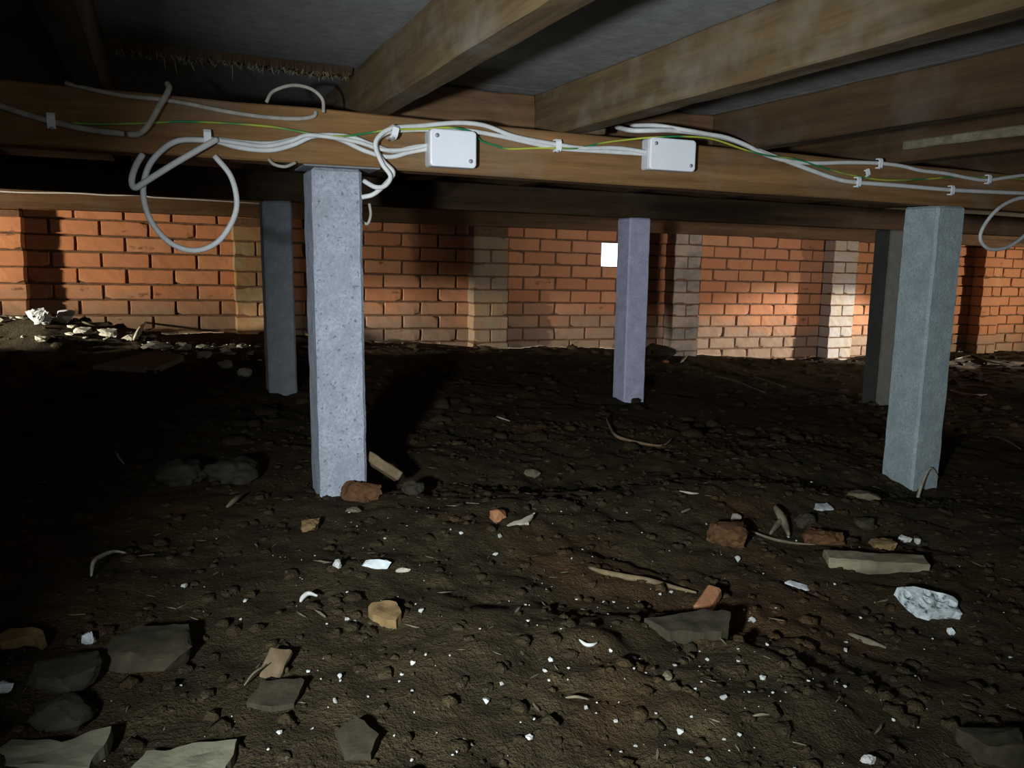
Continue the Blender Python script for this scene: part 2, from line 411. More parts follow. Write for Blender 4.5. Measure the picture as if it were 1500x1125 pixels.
brick_cache = {}
def brick_mesh(L, depth=0.10, var=0, h=0.076):
    key = (round(L, 3), depth, var)
    if key in brick_cache: return brick_cache[key]
    rnd = random.Random(hash(key) & 0xffff)
    me = box_mesh('brick', -L/2, L/2, 0, depth, -h/2, h/2, seg=(6 if L > 0.15 else 3, 1, 2), bevel=0.003)
    chip = (rnd.choice((-1, 1)), rnd.choice((-1, 1)), rnd.uniform(0.25, 0.5)*L) if var % 3 == 0 else None
    for v in me.vertices:
        if v.co.y > 0.02: continue
        ex, ez = abs(v.co.x) > L/2-0.005, abs(v.co.z) > h/2-0.005
        if ex: v.co.x -= math.copysign(rnd.uniform(-0.0012, 0.0026), v.co.x)
        if ez: v.co.z -= math.copysign(rnd.uniform(-0.0008, 0.0024), v.co.z)
        if ex or ez: v.co.y += rnd.uniform(0, 0.002)
        else: v.co.y += rnd.uniform(-0.0012, 0.0012)
        if chip and ez and v.co.z*chip[1] > 0 and abs(v.co.x-chip[0]*chip[2]) < 0.022: v.co.z -= chip[1]*0.009; v.co.y += 0.004
    me.materials.append(M['brick']); brick_cache[key] = me
    return me
PIERS = [(-0.875, -0.635), (0.385, 0.625), (1.830, 2.075), (3.365, 3.600), (4.865, 5.125), (6.625, 6.870)]
def in_pier(x): return any(a < x-0.115 and x+0.115 < b for a, b in PIERS)
cand = []
for k in range(-11, 4):
    off = 0.193 if k % 2 else 0.073
    n0 = int((-1.6-off)//PITCHX)
    for j in range(n0, n0+46):
        a = off+PITCHX*j; L = 0.229; xc = a+PITCHX/2
        if xc > 8.6: continue
        if k in (0, 1):
            if k == 1 and abs(xc-2.953) < 0.05: continue
            if k == 0 and abs(xc-2.833) < 0.05: xc, L = 2.770, 0.110
            if k == 0 and abs(xc-3.073) < 0.05: xc, L = 3.130, 0.110
        zc = zline(k, xc)+COURSE/2
        if zc < gz(xc, 4.88)-0.06: continue
        cand.append((abs(xc-2.6) + (3 if in_pier(xc) else 0) + (2 if k > 2 else 0), xc, zc, L, k, j))
cand.sort()
rest = []
for i, (_, xc, zc, L, k, j) in enumerate(cand):
    var = random.randrange(8); y = WY+random.uniform(-0.004, 0.003)
    if i < 300:
        o = obj('brick', brick_mesh(L, 0.10, var), None, wall)
        o.location = (xc+random.uniform(-.002, .002), y, zc+random.uniform(-.0015, .0015))
        o.rotation_euler = (0, random.uniform(-0.006, 0.006)+0.018, random.uniform(-0.006, 0.006))
    else: rest.append((xc, y, zc, L, var))
if rest:
    bm = bmesh.new()
    for xc, y, zc, L, var in rest:
        t = bmesh.new(); t.from_mesh(brick_mesh(L, 0.10, var))
        for v in t.verts: v.co += Vector((xc, y, zc))
        tm = bpy.data.meshes.new('t'); t.to_mesh(tm); t.free(); bm.from_mesh(tm); bpy.data.meshes.remove(tm)
    o = obj('brick_courses', bm_mesh(bm, 'brick_courses'), M['brick'], wall); o['kind'] = 'stuff'

# engaged piers
PL = ['brick pier at the far left edge of the brick wall',
      'grey-stained brick pier in the wall beside the dark far stump',
      'brick pier with a whitewashed foot left of the square vent opening',
      'grey-topped brick pier just right of the lavender stump',
      'sunlit brick pier left of the green-grey stump',
      'brick pier on the wall right of the green-grey stump']
def pier_mat(name, lo, hi):
    q = NT(name); p_ = q.pos(); f_ = q.noise(p_, 60, 4, 0.7); g_ = q.noise(q.pos((2, 1, 3)), 3.0, 3)
    c_ = q.mix(q.ramp(g_, [(0.35, G(0)), (0.65, G(1))]), lo, hi)
    q.base(q.mix(q.ramp(f_, [(0.55, G(0)), (0.75, G(0.5))]), c_, (0.12, 0.08, 0.05)), 0.92, 0.12); q.bump(f_, 0.4, 0.004); return q.m
PM = [None, pier_mat('pier_olive_tan', (0.36, 0.20, 0.09), (0.30, 0.24, 0.13)), pier_mat('pier_tan', (0.36, 0.23, 0.13), (0.30, 0.23, 0.16)),
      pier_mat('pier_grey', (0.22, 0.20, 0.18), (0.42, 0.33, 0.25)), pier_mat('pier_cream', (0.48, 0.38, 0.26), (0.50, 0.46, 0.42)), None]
for ((a, b), lab), pm in zip(zip(PIERS, PL), PM):
    xc = (a+b)/2; zg = gz(xc, 4.8)-0.05
    pr = empty('brick_pier', (xc, 4.84, zg), lab, 'brick pier', 'brick piers along the back wall')
    core = box_mesh('mortar_core', a+0.008, b-0.008, 4.798, WY+0.005, zg, 0.20+wall_sag(xc)*0.3, org=(xc, 4.84, zg))
    obj('mortar_core', core, M['mortar'], pr)
    for k in range(-11, 3):
        z = zline(k, xc)+COURSE/2
        if z < zg or z+0.04 > 0.205+wall_sag(xc)*0.3: continue
        if k % 2:
            parts = [(xc, b-a)]
        else:
            parts = [(a+(b-a)/4+0.001, (b-a)/2-0.009), (b-(b-a)/4-0.001, (b-a)/2-0.009)]
        for (bx_, L) in parts:
            o = obj('brick', brick_mesh(L, 0.108, random.randrange(8), 0.078), None, pr)
            if pm: o.material_slots[0].link = 'OBJECT'; o.material_slots[0].material = pm
            o.location = (bx_-xc, 4.79-4.84+random.uniform(-.003, .002), z-zg)
            o.rotation_euler = (0, random.uniform(-.006, .006)+0.015, random.uniform(-.008, .008))

# outer walls that close the crawl space, each with a low vent that lets the daylight in
def outer_wall(name, axis, at, lo, hi, vent, th=0.11):
    bm = bmesh.new(); v0, v1, z0, z1 = vent
    for a, b, c, d in ((lo, v0, -1.4, 0.62), (v1, hi, -1.4, 0.62), (v0, v1, -1.4, z0), (v0, v1, z1, 0.62)):
        if axis == 'x': bm_box(bm, at, at+th, a, b, c, d)
        else: bm_box(bm, a, b, at, at+th, c, d)
    structure(obj(name, bm_mesh(bm, name), M['outer']))
outer_wall('wall_left', 'x', -2.71, -2.02, 5.01, (3.32, 3.78, -0.04, 0.14))
outer_wall('wall_right', 'x', 9.0, -2.02, 5.01, (2.67, 3.13, -0.64, -0.46))
outer_wall('wall_front', 'y', -2.02, -2.60, 9.0, (3.37, 3.83, -0.19, -0.01))

# ------------------------------------------------------------------ SETTING: floor sheets overhead
JH, BH = 0.100, 0.100
def bz(x, y): return 0.170 + sag(x, y)          # underside of the bearers
ceil_z0 = 0.170+BH+JH
ce = obj('ceiling', box_mesh('ceiling', -2.6, 9.0, -1.91, 4.90, ceil_z0+0.018, ceil_z0+0.06, warp=sag), M['sheet'])
structure(ce, 'grey underside of the floor above the joists', 'floor underside')
sx = [-2.6, -0.94, 0.375, 1.29, 2.62, 4.5, 6.4, 9.0]; sy = [-1.91, 1.66, 3.6, 4.89]
for i in range(len(sx)-1):
    for j in range(len(sy)-1):
        o = obj('floor_sheet', box_mesh('floor_sheet', sx[i]+0.0006, sx[i+1]-0.0006, sy[j]+0.0006, sy[j+1]-0.0006, ceil_z0, ceil_z0+0.017, warp=sag), M['sheet'], ce)

# ------------------------------------------------------------------ timber frame
def bearer(y0, w, x0, x1, mat, label, zoff=0.0, h=BH):
    c = ((x0+x1)/2, y0+w/2, bz((x0+x1)/2, y0+w/2)+zoff)
    me = box_mesh('bearer', x0, x1, y0, y0+w, 0.170+zoff, 0.170+zoff+h, seg=(60, 2, 3), wob=0.0022, warp=sag, org=c, bevel=0.003, seed=int(y0*10))
    o = obj('timber_bearer', me, mat); o.location = c
    return tag(o, label, 'timber bearer', 'timber bearers on the stumps')
bearer(1.562, 0.075, -2.58, 6.0, M['bearer'], 'near brown timber bearer carrying the white junction boxes and cables')
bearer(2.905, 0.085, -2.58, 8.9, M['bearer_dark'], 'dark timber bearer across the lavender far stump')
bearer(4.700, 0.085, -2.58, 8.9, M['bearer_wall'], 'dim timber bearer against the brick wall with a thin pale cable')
JX = [-0.60, -0.115, 0.375, 0.800, 1.295, 1.775, 2.26, 2.74, 3.22]
JL = ['floor joist lost in the dark at the far left', 'dark floor joist above the left end of the near bearer',
      'brown floor joist nearest the camera, left of the first junction box',
      'pale lit floor joist ending between the two junction boxes',
      'brown floor joist running up to the right of the second junction box',
      'floor joist with a pale batten nailed along it', 'dark floor joist over the green-grey stump',
      'floor joist at the far right edge overhead', 'last dark floor joist right of the green-grey stump']
for i, x in enumerate(JX):
    c = (x+0.024, 1.5, 0.270+sag(x, 1.5))
    me = box_mesh('joist', x, x+0.048, -1.9, 4.69 if i != 3 else 4.69, 0.2715, 0.2715+JH-0.0025, seg=(1, 90, 3), wob=0.0022, warp=sag, org=c, bevel=0.003, seed=i)
    o = obj('floor_joist', me, M['joist'] if i < 4 else M['joist_red_dim']); o.location = c
    tag(o, JL[i], 'floor joist', 'floor joists overhead')
# lapped end of the next joist length beside the pale joist
c = (0.872, 1.62, 0.272+sag(.87, 1.62))
o = obj('joist_end', box_mesh('joist_end', 0.849, 0.895, 1.545, 1.695, 0.2715, 0.2715+JH-0.004, seg=(2, 20, 3), wob=0.003, warp=sag, org=c, bevel=0.003), M['joist']); o.location = c
tag(o, 'short lapped joist end beside the pale lit joist on the near bearer', 'joist end')
# noggings between joists behind the bearer
for (a, b, y, lab) in ((0.424, 0.799, 1.70, 'dusty timber nogging between the two nearest joists above the first junction box'), (0.849+0.05, 1.294, 1.70, 'dusty timber nogging above the second junction box')):
    c = ((a+b)/2, y, 0.30)
    o = obj('timber_nogging', box_mesh('nogging', a, b, y, y+0.045, 0.2745, 0.366, seg=(12, 1, 3), wob=0.003, warp=sag, org=c, bevel=0.003), M['bearer_wall']); o.location = c
    tag(o, lab, 'nogging')
# pale batten on a joist at the right
c = (1.765, 1.0, 0.31)
o = obj('timber_batten', box_mesh('batten', 1.755, 1.7735, 0.2, 1.53, 0.300, 0.322, seg=(1, 30, 1), wob=0.002, warp=sag, org=c, bevel=0.003), M['offcut']); o.location = c
tag(o, 'pale thin batten along a dark joist at the upper right', 'batten')
# ragged board edge hung with dust between joists at upper left
rnd = random.Random(3)
V, F = [], []
n = 140
for i in range(n+1):
    x = -0.06+0.43*i/n
    d = 0.012+0.022*abs(mnoise.noise(Vector((x*38, 0, 0))))+0.010*abs(mnoise.noise(Vector((x*140, 3, 0))))+0.004*rnd.random()
    for (yy, zz) in ((1.640, 0.369), (1.640+0.01*rnd.random(), 0.369-d), (1.668+0.006*rnd.random(), 0.369-d*0.8), (1.676, 0.369)):
        V.append((x, yy, zz+sag(x, yy)))
for i in range(n):
    for k in range(4): F.append((i*4+k, i*4+(k+1) % 4, i*4+4+(k+1) % 4, i*4+4+k))
F += [(0, 1, 2, 3), tuple(n*4+k for k in (3, 2, 1, 0))]
rb = empty('rotten_board', (0.15, 1.655, 0.36), 'ragged rotten board edge with dusty cobweb fringe at upper left', 'rotten board')
V = [Vector(v)-Vector((0.15, 1.655, 0.36)) for v in V]
obj('board_edge', mesh_from('board_edge', V, F), M['bearer_dark'], rb)
V, F = [], []
for i in range(260):
    x = rnd.uniform(-0.055, 0.365); y = rnd.uniform(1.636, 1.672); z = 0.366+sag(x, y)-0.012
    L = rnd.uniform(0.004, 0.013)*(1+2.0*(rnd.random() > .95)); w = rnd.uniform(0.0004, 0.0012); dx, dy = rnd.uniform(-.012, .012), rnd.uniform(-.008, .008)
    b0 = len(V); V += [(x-w, y, z), (x+w, y, z), (x, y+w*1.5, z), (x+dx*.5-w, y+dy*.5, z-L*.6), (x+dx*.5+w, y+dy*.5, z-L*.6), (x+dx*.5, y+dy*.5+w*1.5, z-L*.6), (x+dx, y+dy, z-L)]
    F += [(b0, b0+1, b0+4, b0+3), (b0+1, b0+2, b0+5, b0+4), (b0+2, b0, b0+3, b0+5), (b0+3, b0+4, b0+6), (b0+4, b0+5, b0+6), (b0+5, b0+3, b0+6)]
V = [Vector(v)-Vector((0.15, 1.655, 0.36)) for v in V]
o = obj('cobweb_fringe', mesh_from('cobweb_fringe', V, F), M['web'], rb); o['kind'] = 'stuff'

# ------------------------------------------------------------------ concrete stumps
def stump(x0, w, y0, d, mat, label, seed, top=None, lean=0.0):
    xc, yc = x0+w/2, y0+d/2; zg = gz(xc, yc)-0.10
    zt = (bz(xc, yc) if top is None else top) - 0.001
    me = box_mesh('stump', -w/2, w/2, -d/2, d/2, 0, zt-zg, seg=(7, 7, 46), wob=0.0014, bevel=0.006, seed=seed)
    o = obj('concrete_stump', me, mat); o.location = (xc, yc, zg)
    return tag(o, label, 'concrete stump', 'concrete stumps under the bearers')
stump(0.271, 0.095, 1.560, 0.10, M['stump_a'], 'pale blue-grey pitted concrete stump nearest the camera, left of centre', 1, top=bz(0.32, 1.6)-0.004)
stump(1.928, 0.108, 1.545, 0.11, M['stump_b'], 'thick green-grey concrete stump at right with earth at its foot', 2)
stump(1.803, 0.104, 2.895, 0.10, M['stump_m'], 'lavender-blue concrete stump beside the bright vent opening', 3)
stump(0.333, 0.098, 2.895, 0.10, M['stump_d'], 'dark grey concrete stump half hidden behind the pale nearest one', 4)
stump(3.300, 0.104, 2.895, 0.10, M['stump_e'], 'dark concrete stump hidden behind the thick green-grey one', 5)
o = obj('stump_cap', box_mesh('stump_cap', -0.07, 0.075, -0.055, 0.055, 0, 0.0035, bevel=0.001), M['cap']); o.location = (0.325, 1.605, bz(.32, 1.6)-0.0045)
tag(o, 'thin grey metal cap between the nearest stump and the bearer', 'stump cap')

# ------------------------------------------------------------------ cables and boxes on the near bearer
FY = 1.562
def cable(name, path, r, mat, label, cat='cable', dy=0.0, group=None, flat=0.8):
    """path: (px, py[, extra distance off the bearer face])"""
    pts = []
    for q in path:
        e = q[2] if len(q) > 2 else 0.0
        pts.append(at_y(q[0], q[1], FY - r*0.9 - 0.0015 - dy - e))
    c = pts[len(pts)//2].copy()
    o = obj(name, tube_mesh(name, pts, r, 8, 6, org=c, flat=flat), mat); o.location = c
    return tag(o, label, cat, group)
CG = 'power cables along the near bearer'
cable('power_cable', [(-30, 146), (0, 155), (30, 165), (75, 178), (130, 190), (182, 196)], 0.0052, M['cable_dim'], 'dim twin cable in the clip at the far left end of the bearer', group=CG)
cable('power_cable', [(245, 122, .0), (247, 132, .012), (232, 158, .018), (216, 185, .016), (203, 196, .006), (188, 197, 0)], 0.0052, M['cable_dim'], 'thick grey cable stub bending down from a joist at left', group=CG)
cable('power_cable', [(95, 121), (130, 130), (180, 140), (230, 145), (270, 151), (330, 163), (385, 171), (430, 174), (458, 171), (463, 163)], 0.0038, M['cable_dim'], 'thin dim cable along the top edge of the bearer at left', group=CG)
cable('power_cable', [(390, 150, 0), (400, 134, .003), (428, 125, .006), (455, 130, .006), (472, 145, .004), (474, 165, 0.008)], 0.0032, M['cable_dim'], 'small dim cable arch above the pale nearest stump', group=CG)
cable('power_cable', [(303, 205, .004), (262, 206, .008), (235, 222, .012), (216, 248, .014), (210, 285, .012), (222, 325, .010), (250, 356, .008), (285, 367, .006), (318, 355, .004), (340, 325, .002), (347, 295, 0), (338, 258, 0), (314, 228, 0)], 0.0050, M['cable'], 'grey cable hanging in a large loop in front of the orange bricks', group=CG, dy=.002)
cable('power_cable', [(318, 204, .012), (300, 214, .020), (255, 240, .024), (215, 265, .026), (198, 275, .024), (193, 264, .020), (199, 243, .012), (209, 226, .004)], 0.0054, M['cable'], 'grey cable bent back on itself across the large loop', group=CG)
cable('power_cable', [(318, 204, .002), (360, 209), (400, 210), (440, 202), (470, 198, .004), (500, 205), (535, 221), (570, 230), (600, 223), (632, 217)], 0.0046, M['cable'], 'lowest of three grey cables entering the first junction box', group=CG)
cable('power_cable', [(312, 205, .004), (350, 216, .002), (395, 220, .002), (430, 212, .003), (462, 199, .009), (510, 200, .005), (545, 212, .004), (575, 221, .004), (610, 215, .003), (632, 213, .001)], 0.0046, M['cable'], 'middle grey cable sagging from the loop to the first junction box', group=CG)
cable('power_cable', [(306, 203, .010), (345, 209, .008), (390, 214, .008), (428, 206, .009), (455, 198, .014), (520, 207, .009), (560, 219, .008), (595, 219, .006), (632, 211, .004)], 0.0040, M['cable'], 'topmost grey cable from the loop clip to the first junction box', group=CG)
cable('power_cable', [(530, 289, 0), (548, 284, .006), (568, 266, .012), (576, 252, .012), (562, 237, .012), (552, 220, .013), (553, 205, .013), (568, 194, .011), (600, 190, .008), (650, 190, .008), (690, 192, .008), (735, 200, .006), (780, 210, .003), (815, 217, .002), (870, 221, .001), (952, 226, .003)], 0.0046, M['cable'], 'grey cable from the knot by the stump over the first box to the second box', group=CG)
cable('power_cable', [(533, 265, 0), (550, 274, .016), (564, 272, .018), (572, 258, .020), (560, 240, .019), (550, 214, .021), (556, 199, .021), (575, 188, .018), (620, 184, .013), (670, 180, .012), (710, 184, .010), (755, 200, .006), (812, 211, .006), (855, 217, .006), (905, 217, .004), (952, 224, .010)], 0.0046, M['cable'], 'pale cable arching highest over the first junction box', group=CG)
cable('power_cable', [(902, 186, -.09), (925, 191, -.02), (958, 191, .006), (985, 191, .006), (1030, 196, .006), (1070, 204, .006), (1110, 220, .005), (1150, 235, .003), (1190, 250), (1225, 262), (1253, 267), (1320, 272), (1390, 278), (1450, 281), (1530, 284)], 0.0056, M['cable'], 'lower white cable running right from the second junction box', group=CG)
cable('power_cable', [(925, 184, -.09), (962, 184, -.02), (1000, 190, .012), (1040, 197, .014), (1062, 201, .013), (1090, 211, .012), (1120, 226, .009), (1155, 236, .005), (1195, 239, .001), (1240, 238), (1285, 239), (1320, 243), (1350, 250), (1385, 254), (1420, 261), (1445, 264), (1475, 260), (1530, 252)], 0.0050, M['cable'], 'upper white cable twisting over and running to the right edge', group=CG)
cable('power_cable', [(1515, 288, 0), (1488, 292, .006), (1462, 306, .012), (1442, 330, .014), (1436, 350, .014), (1448, 364, .012), (1470, 364, .010), (1490, 354, .006), (1512, 335, .0)], 0.0056, M['cable'], 'grey cable loop hanging below the bearer at the right edge', group=CG)
cable('earth_wire', [(105, 180, .012), (150, 182), (220, 180), (270, 178), (340, 181), (400, 186), (440, 193, .004), (475, 199, .014), (510, 199, .012), (545, 194, .010), (572, 190, .022), (620, 189, .021), (660, 187, .022), (690, 193, .018), (705, 206, .004), (725, 213, 0), (745, 218, 0), (785, 217, .003), (815, 217, .010), (845, 217, .010), (885, 209, .006), (925, 204, .006), (960, 201, .024), (1005, 200, .026), (1045, 204, .026), (1090, 219, .022), (1125, 228, .020), (1165, 233, .010), (1210, 247, .004), (1255, 258, 0), (1300, 264, 0), (1360, 262, 0), (1420, 259, 0), (1530, 264, 0)], 0.0021, M['earth'], 'thin green and yellow earth wire threaded along the whole bearer', 'earth wire', flat=1)
cable('cable_offcut', [(393, 233), (402, 241, .006), (418, 244, .010), (433, 238, .002)], 0.0030, M['cable_dim'], 'short curled cable end left of the nearest stump top', group=CG)
cable('cable_offcut', [(541, 298, -.03), (543, 315, -.03), (538, 328, -.03), (528, 322, -.03)], 0.0028, M['cable_dim'], 'small hooked cable end hanging right of the nearest stump', group=CG)
# thin pale cable on the wall-side bearer
pts = [at_y(a, b, 4.692) for a, b in ((-20, 279), (35, 282), (110, 283), (160, 286), (210, 286), (225, 289), (300, 293), (380, 298))]
cc = pts[4].copy(); o = obj('wall_cable', tube_mesh('wall_cable', pts, 0.0042, 6, 5, org=cc), M['cable']); o.location = cc
tag(o, 'thin pale cable along the timber at the top of the brick wall', 'cable')

def clip(px, py, y_off, label, ang=0.0, h=0.025):
    p = at_y(px, py, FY)
    t = empty('cable_clip', p, label, 'cable clip', 'white cable clips on the near bearer')
    bm = bmesh.new()
    # a saddle: band that stands off the bearer round the cables, and a nail boss
    prof = [(-h*0.5, 0.0), (-h*0.5, -y_off*0.8), (-h*0.30, -y_off), (h*0.30, -y_off), (h*0.5, -y_off*0.8), (h*0.5, 0.0)]
    inn = [(h*0.5-0.003, 0.0), (h*0.5-0.003, -y_off*0.8+0.002), (h*0.27, -y_off+0.003), (-h*0.27, -y_off+0.003), (-h*0.5+0.003, -y_off*0.8+0.002), (-h*0.5+0.003, 0.0)]
    loop = prof+inn; w = 0.0062
    A = [bm.verts.new((-w, y, z)) for z, y in loop]; B = [bm.verts.new((w, y, z)) for z, y in loop]
    k = len(loop)
    for i in range(k): bm.faces.new((A[i], A[(i+1) % k], B[(i+1) % k], B[i]))
    for S in (A, B):
        for i in range(5): bm.faces.new((S[i], S[i+1], S[k-2-i], S[k-1-i]))
    obj('saddle', bm_mesh(bm, 'saddle'), M['clip'], t)
    obj('nail_head', tube_mesh('nail_head', [(0, 0.0, -h*0.5+0.001), (0, -y_off*0.9, -h*0.5+0.001)], 0.0032, 8, 1), M['screw'], t)
    t.rotation_euler = (0, ang, 0)
for a in ((76, 178, .013, 'cable clip on the twin cable at the far left'), (303, 202, .020, 'cable clip where the large loop starts'),
          (572, 196, .036, 'tilted cable clip just left of the first junction box', 0.25), (814, 214, .016, 'bright cable clip between the two junction boxes'),
          (1253, 267, .014, 'lower cable clip right of the second junction box'), (1285, 240, .013, 'upper cable clip right of the second junction box'),
          (1269, 253, .007, 'tiny slanted cable clip on the earth wire', -0.4, .018), (1390, 279, .014, 'cable clip above the green-grey stump'),
          (1444, 263, .014, 'cable clip on the upper cable near the right edge')):
    clip(*a)
def junction_box(px0, px1, py0, py1, label):
    p0, p1 = at_y(px0, py1, FY-0.034), at_y(px1, py0, FY-0.034)
    w = p1.x-p0.x; cx = (p0.x+p1.x)/2; czz = (p0.z+p1.z)/2
    q0, q1 = at_y((px0+px1)/2, py1, FY-0.034), at_y((px0+px1)/2, py0, FY-0.034)
    h = q1.z-q0.z; czz = (q0.z+q1.z)/2
    t = empty('junction_box', (cx, FY, czz), label, 'junction box', 'white junction boxes on the near bearer')
    def rbox(name, w, h, y0, y1, r, mat, soft):
        bm = bmesh.new(); ring = []
        for sx_, sz_, a0 in ((1, 1, 0), (-1, 1, 90), (-1, -1, 180), (1, -1, 270)):
            for k in range(6):
                a = math.radians(a0+18*k); ring.append((sx_*(w/2-r)+r*math.cos(a), sz_*(h/2-r)+r*math.sin(a)))
        def lay(y, s): return [bm.verts.new((x*(1-s/(w/2)), y, z*(1-s/(h/2)))) for x, z in ring]
        L = [lay(y0, 0), lay(y1+soft, 0), lay(y1+soft*0.3, soft*0.3), lay(y1, soft)]
        for A, B in zip(L, L[1:]):
            for i in range(len(ring)): bm.faces.new((A[i], A[(i+1) % 24], B[(i+1) % 24], B[i]))
        bm.faces.new(L[0]); bm.faces.new(L[-1][::-1])
        return obj(name, bm_mesh(bm, name), mat, t)
    rbox('base', w*0.985, h*0.985, -0.0003, -0.024, 0.006, M['box_base'], 0.001)
    lid = rbox('lid', w, h, -0.0245, -0.036, 0.008, M['box'], 0.003)
    for (a, b) in ((-w/2+0.014, h/2-0.013), (w/2-0.013, -h/2+0.013)):
        o = obj('screw', tube_mesh('screw', [(0, 0, 0), (0, -0.0016, 0)], 0.0042, 12, 1), M['screw'], lid); o.location = (a, -0.0358, b)
    return t
junction_box(630, 698, 190, 245, 'white junction box on the left, with cables entering its left side')
junction_box(951, 1020, 203, 250, 'white junction box on the right, under the twisting white cables')

# ------------------------------------------------------------------ debris on the soil
def put(o, p, label, cat, rz=0.0, sink=0.0, tilt=(0, 0), group=None):
    o.location = (p.x, p.y, p.z-sink); o.rotation_euler = (tilt[0], tilt[1], rz)
    return tag(o, label, cat, group)
VIEW = -YAW     # rotates local x onto the image's horizontal
def stone(name, px, py, wpx, dpx, hpx, mat, label, cat='stone', seed=0, boxy=0.5, rz=0.0, rough=0.12, kind='hull', group=None, tilt=(0, 0), up=0.30):
    p = on_ground(px, py); s = px_size(p)
    sx_, sy_, sz_ = wpx*s*1.05, dpx*s*1.5, hpx*s
    me = hull_mesh(name, sx_, sy_, sz_, 22, seed, boxy, rough) if kind == 'hull' else ico_mesh(name, sx_, sy_, sz_, seed)
    o = obj(name, me, mat)
    return put(o, p + Vector((0, 0, sz_*up)), label, cat, VIEW+rz, 0, tilt, group)
def sliver(name, pxpts, rpx, mat, label, cat, lift=0.004, taper=True, flat=1.0, sides=5, curve=4):
    pts = []
    for q in pxpts:
        p = on_ground(q[0], q[1]); pts.append(p+Vector((0, 0, lift+(q[2] if len(q) > 2 else 0))))
    s = px_size(pts[0]); c = pts[len(pts)//2].copy()
    tp = (lambda t: 0.35+0.65*math.sin(math.pi*min(1, max(0, t))**0.8)) if taper else None
    o = obj(name, tube_mesh(name, pts, rpx*s, sides, curve, org=c, taper=tp, flat=flat), mat); o.location = c
    return tag(o, label, cat)
def flake(name, px, py, outline_px, thick, mat, label, cat, seed=0, rough=0.002, pits=(), tilt=(0, 0), rz=0.0, lift=0.0, depth=1.9):
    p = on_ground(px, py); s = px_size(p)
    ol = [(a*s, -b*s*depth) for a, b in outline_px]
    if sum(ol[i-1][0]*ol[i][1]-ol[i][0]*ol[i-1][1] for i in range(len(ol))) < 0: ol = ol[::-1]
    o = obj(name, slab_mesh(name, ol, thick, seed, rough, [(a*s, -b*s*depth, r*s, d) for a, b, r, d in pits]), mat)
    return put(o, p+Vector((0, 0, lift)), label, cat, VIEW+rz, 0.004, tilt)

# around the nearest stump
stone('clay_lump', 529, 733, 60, 22, 36, M['redclod'], 'red-brown clay lump against the foot of the nearest stump', 'clay lump', 2, rough=.2)
o = obj('timber_offcut', box_mesh('timber_offcut', -.042, .042, -.016, .016, -.010, .010, seg=(8, 3, 2), wob=.003, bevel=.002, seed=4), M['wood'])
put(o, at_y(560, 684, 1.60), 'short brown wood offcut leaning beside the nearest stump', 'wood offcut', VIEW+0.1, 0, (-0.5, 0.62))
stone('soil_clod', 265, 706, 66, 40, 38, M['darkstone'], 'dark round clod left of the two beside the nearest stump', 'clod', 12, kind='ico')
stone('soil_clod', 338, 704, 70, 42, 40, M['darkstone'], 'dark round clod between the nearest stump and another clod', 'clod', 13, kind='ico')
stone('stone', 455, 776, 26, 22, 20, M['tan'], 'small ochre stone in the soil below the nearest stump', 'stone', 14)
stone('stone', 517, 750, 24, 10, 8, M['bark'], 'small flat pale chip of stone in front of the clay lump', 'stone', 15)
stone('stone', 605, 722, 30, 26, 22, M['stone'], 'rounded olive stone right of the nearest stump', 'stone', 16, kind='ico')
# centre
stone('brick_fragment', 729, 762, 26, 18, 17, M['redbrick'], 'small orange brick fragment beside a white splinter', 'brick fragment', 21, 0.9, 0.25, .05)
flake('bone_splinter', 765, 768, [(-23, 9), (-12, 1), (0, -3), (14, -14), (17, -13), (12, -4), (8, 1), (9, 4), (3, 2), (-8, 5), (-20, 12)], 0.005, M['bone'], 'white jagged splinter beside the orange brick fragment', 'splinter', 3, .001, tilt=(.25, 0), lift=.006, depth=1.3)
sliver('root', [(887, 616, .012), (893, 630, .008), (903, 643, .004), (925, 650, .003), (950, 655, .004), (972, 656, .004), (985, 648, .010)], 2.2, M['root'], 'curved brown root lying on the soil before the lavender stump', 'root')
sliver('stick', [(727, 612), (747, 619)], 1.3, M['bone'], 'small pale stick on the dark soil in mid distance', 'stick')
sliver('stick', [(994, 722), (1012, 725), (1024, 726)], 2.0, M['bone'], 'white short stick right of the soil hollow', 'stick')
sliver('stick', [(997, 754), (1012, 750)], 2.5, M['bark'], 'stubby grey-brown stick below the white short one', 'stick')
stone('stone', 780, 697, 24, 16, 12, M['bark'], 'pale brown flat stone in the reddish soil at centre', 'stone', 23)
# right heap
stone('clay_lump', 1066, 794, 66, 40, 34, M['redclod'], 'reddish clay lump left of the forked bark', 'clay lump', 31, rough=.2)
stone('clay_lump', 1203, 796, 60, 36, 26, M['redclod'], 'reddish clay lump behind the pale timber offcut', 'clay lump', 32, rough=.2)
stone('stone', 1178, 770, 30, 22, 22, M['stone'], 'grey stone right of the forked bark', 'stone', 33)
stone('stone', 1268, 771, 34, 20, 16, M['stone'], 'flat grey stone behind the pale timber offcut', 'stone', 34)
stone('stone', 1293, 803, 36, 24, 16, M['tan'], 'ochre stone touching the back of the pale timber offcut', 'stone', 35)
stone('stone', 1262, 731, 48, 14, 14, M['bark'], 'long flat grey stone at the foot of the green-grey stump', 'stone', 36, .8)
flake('white_scrap', 1077, 762, [(-9, 6), (-5, -4), (4, -6), (10, -3), (8, 1), (3, 3), (-6, 8)], 0.004, M['bone'], 'white crumpled scrap at the left of the forked bark', 'scrap', 5, .002, tilt=(.3, .2), lift=.008, depth=1.4)
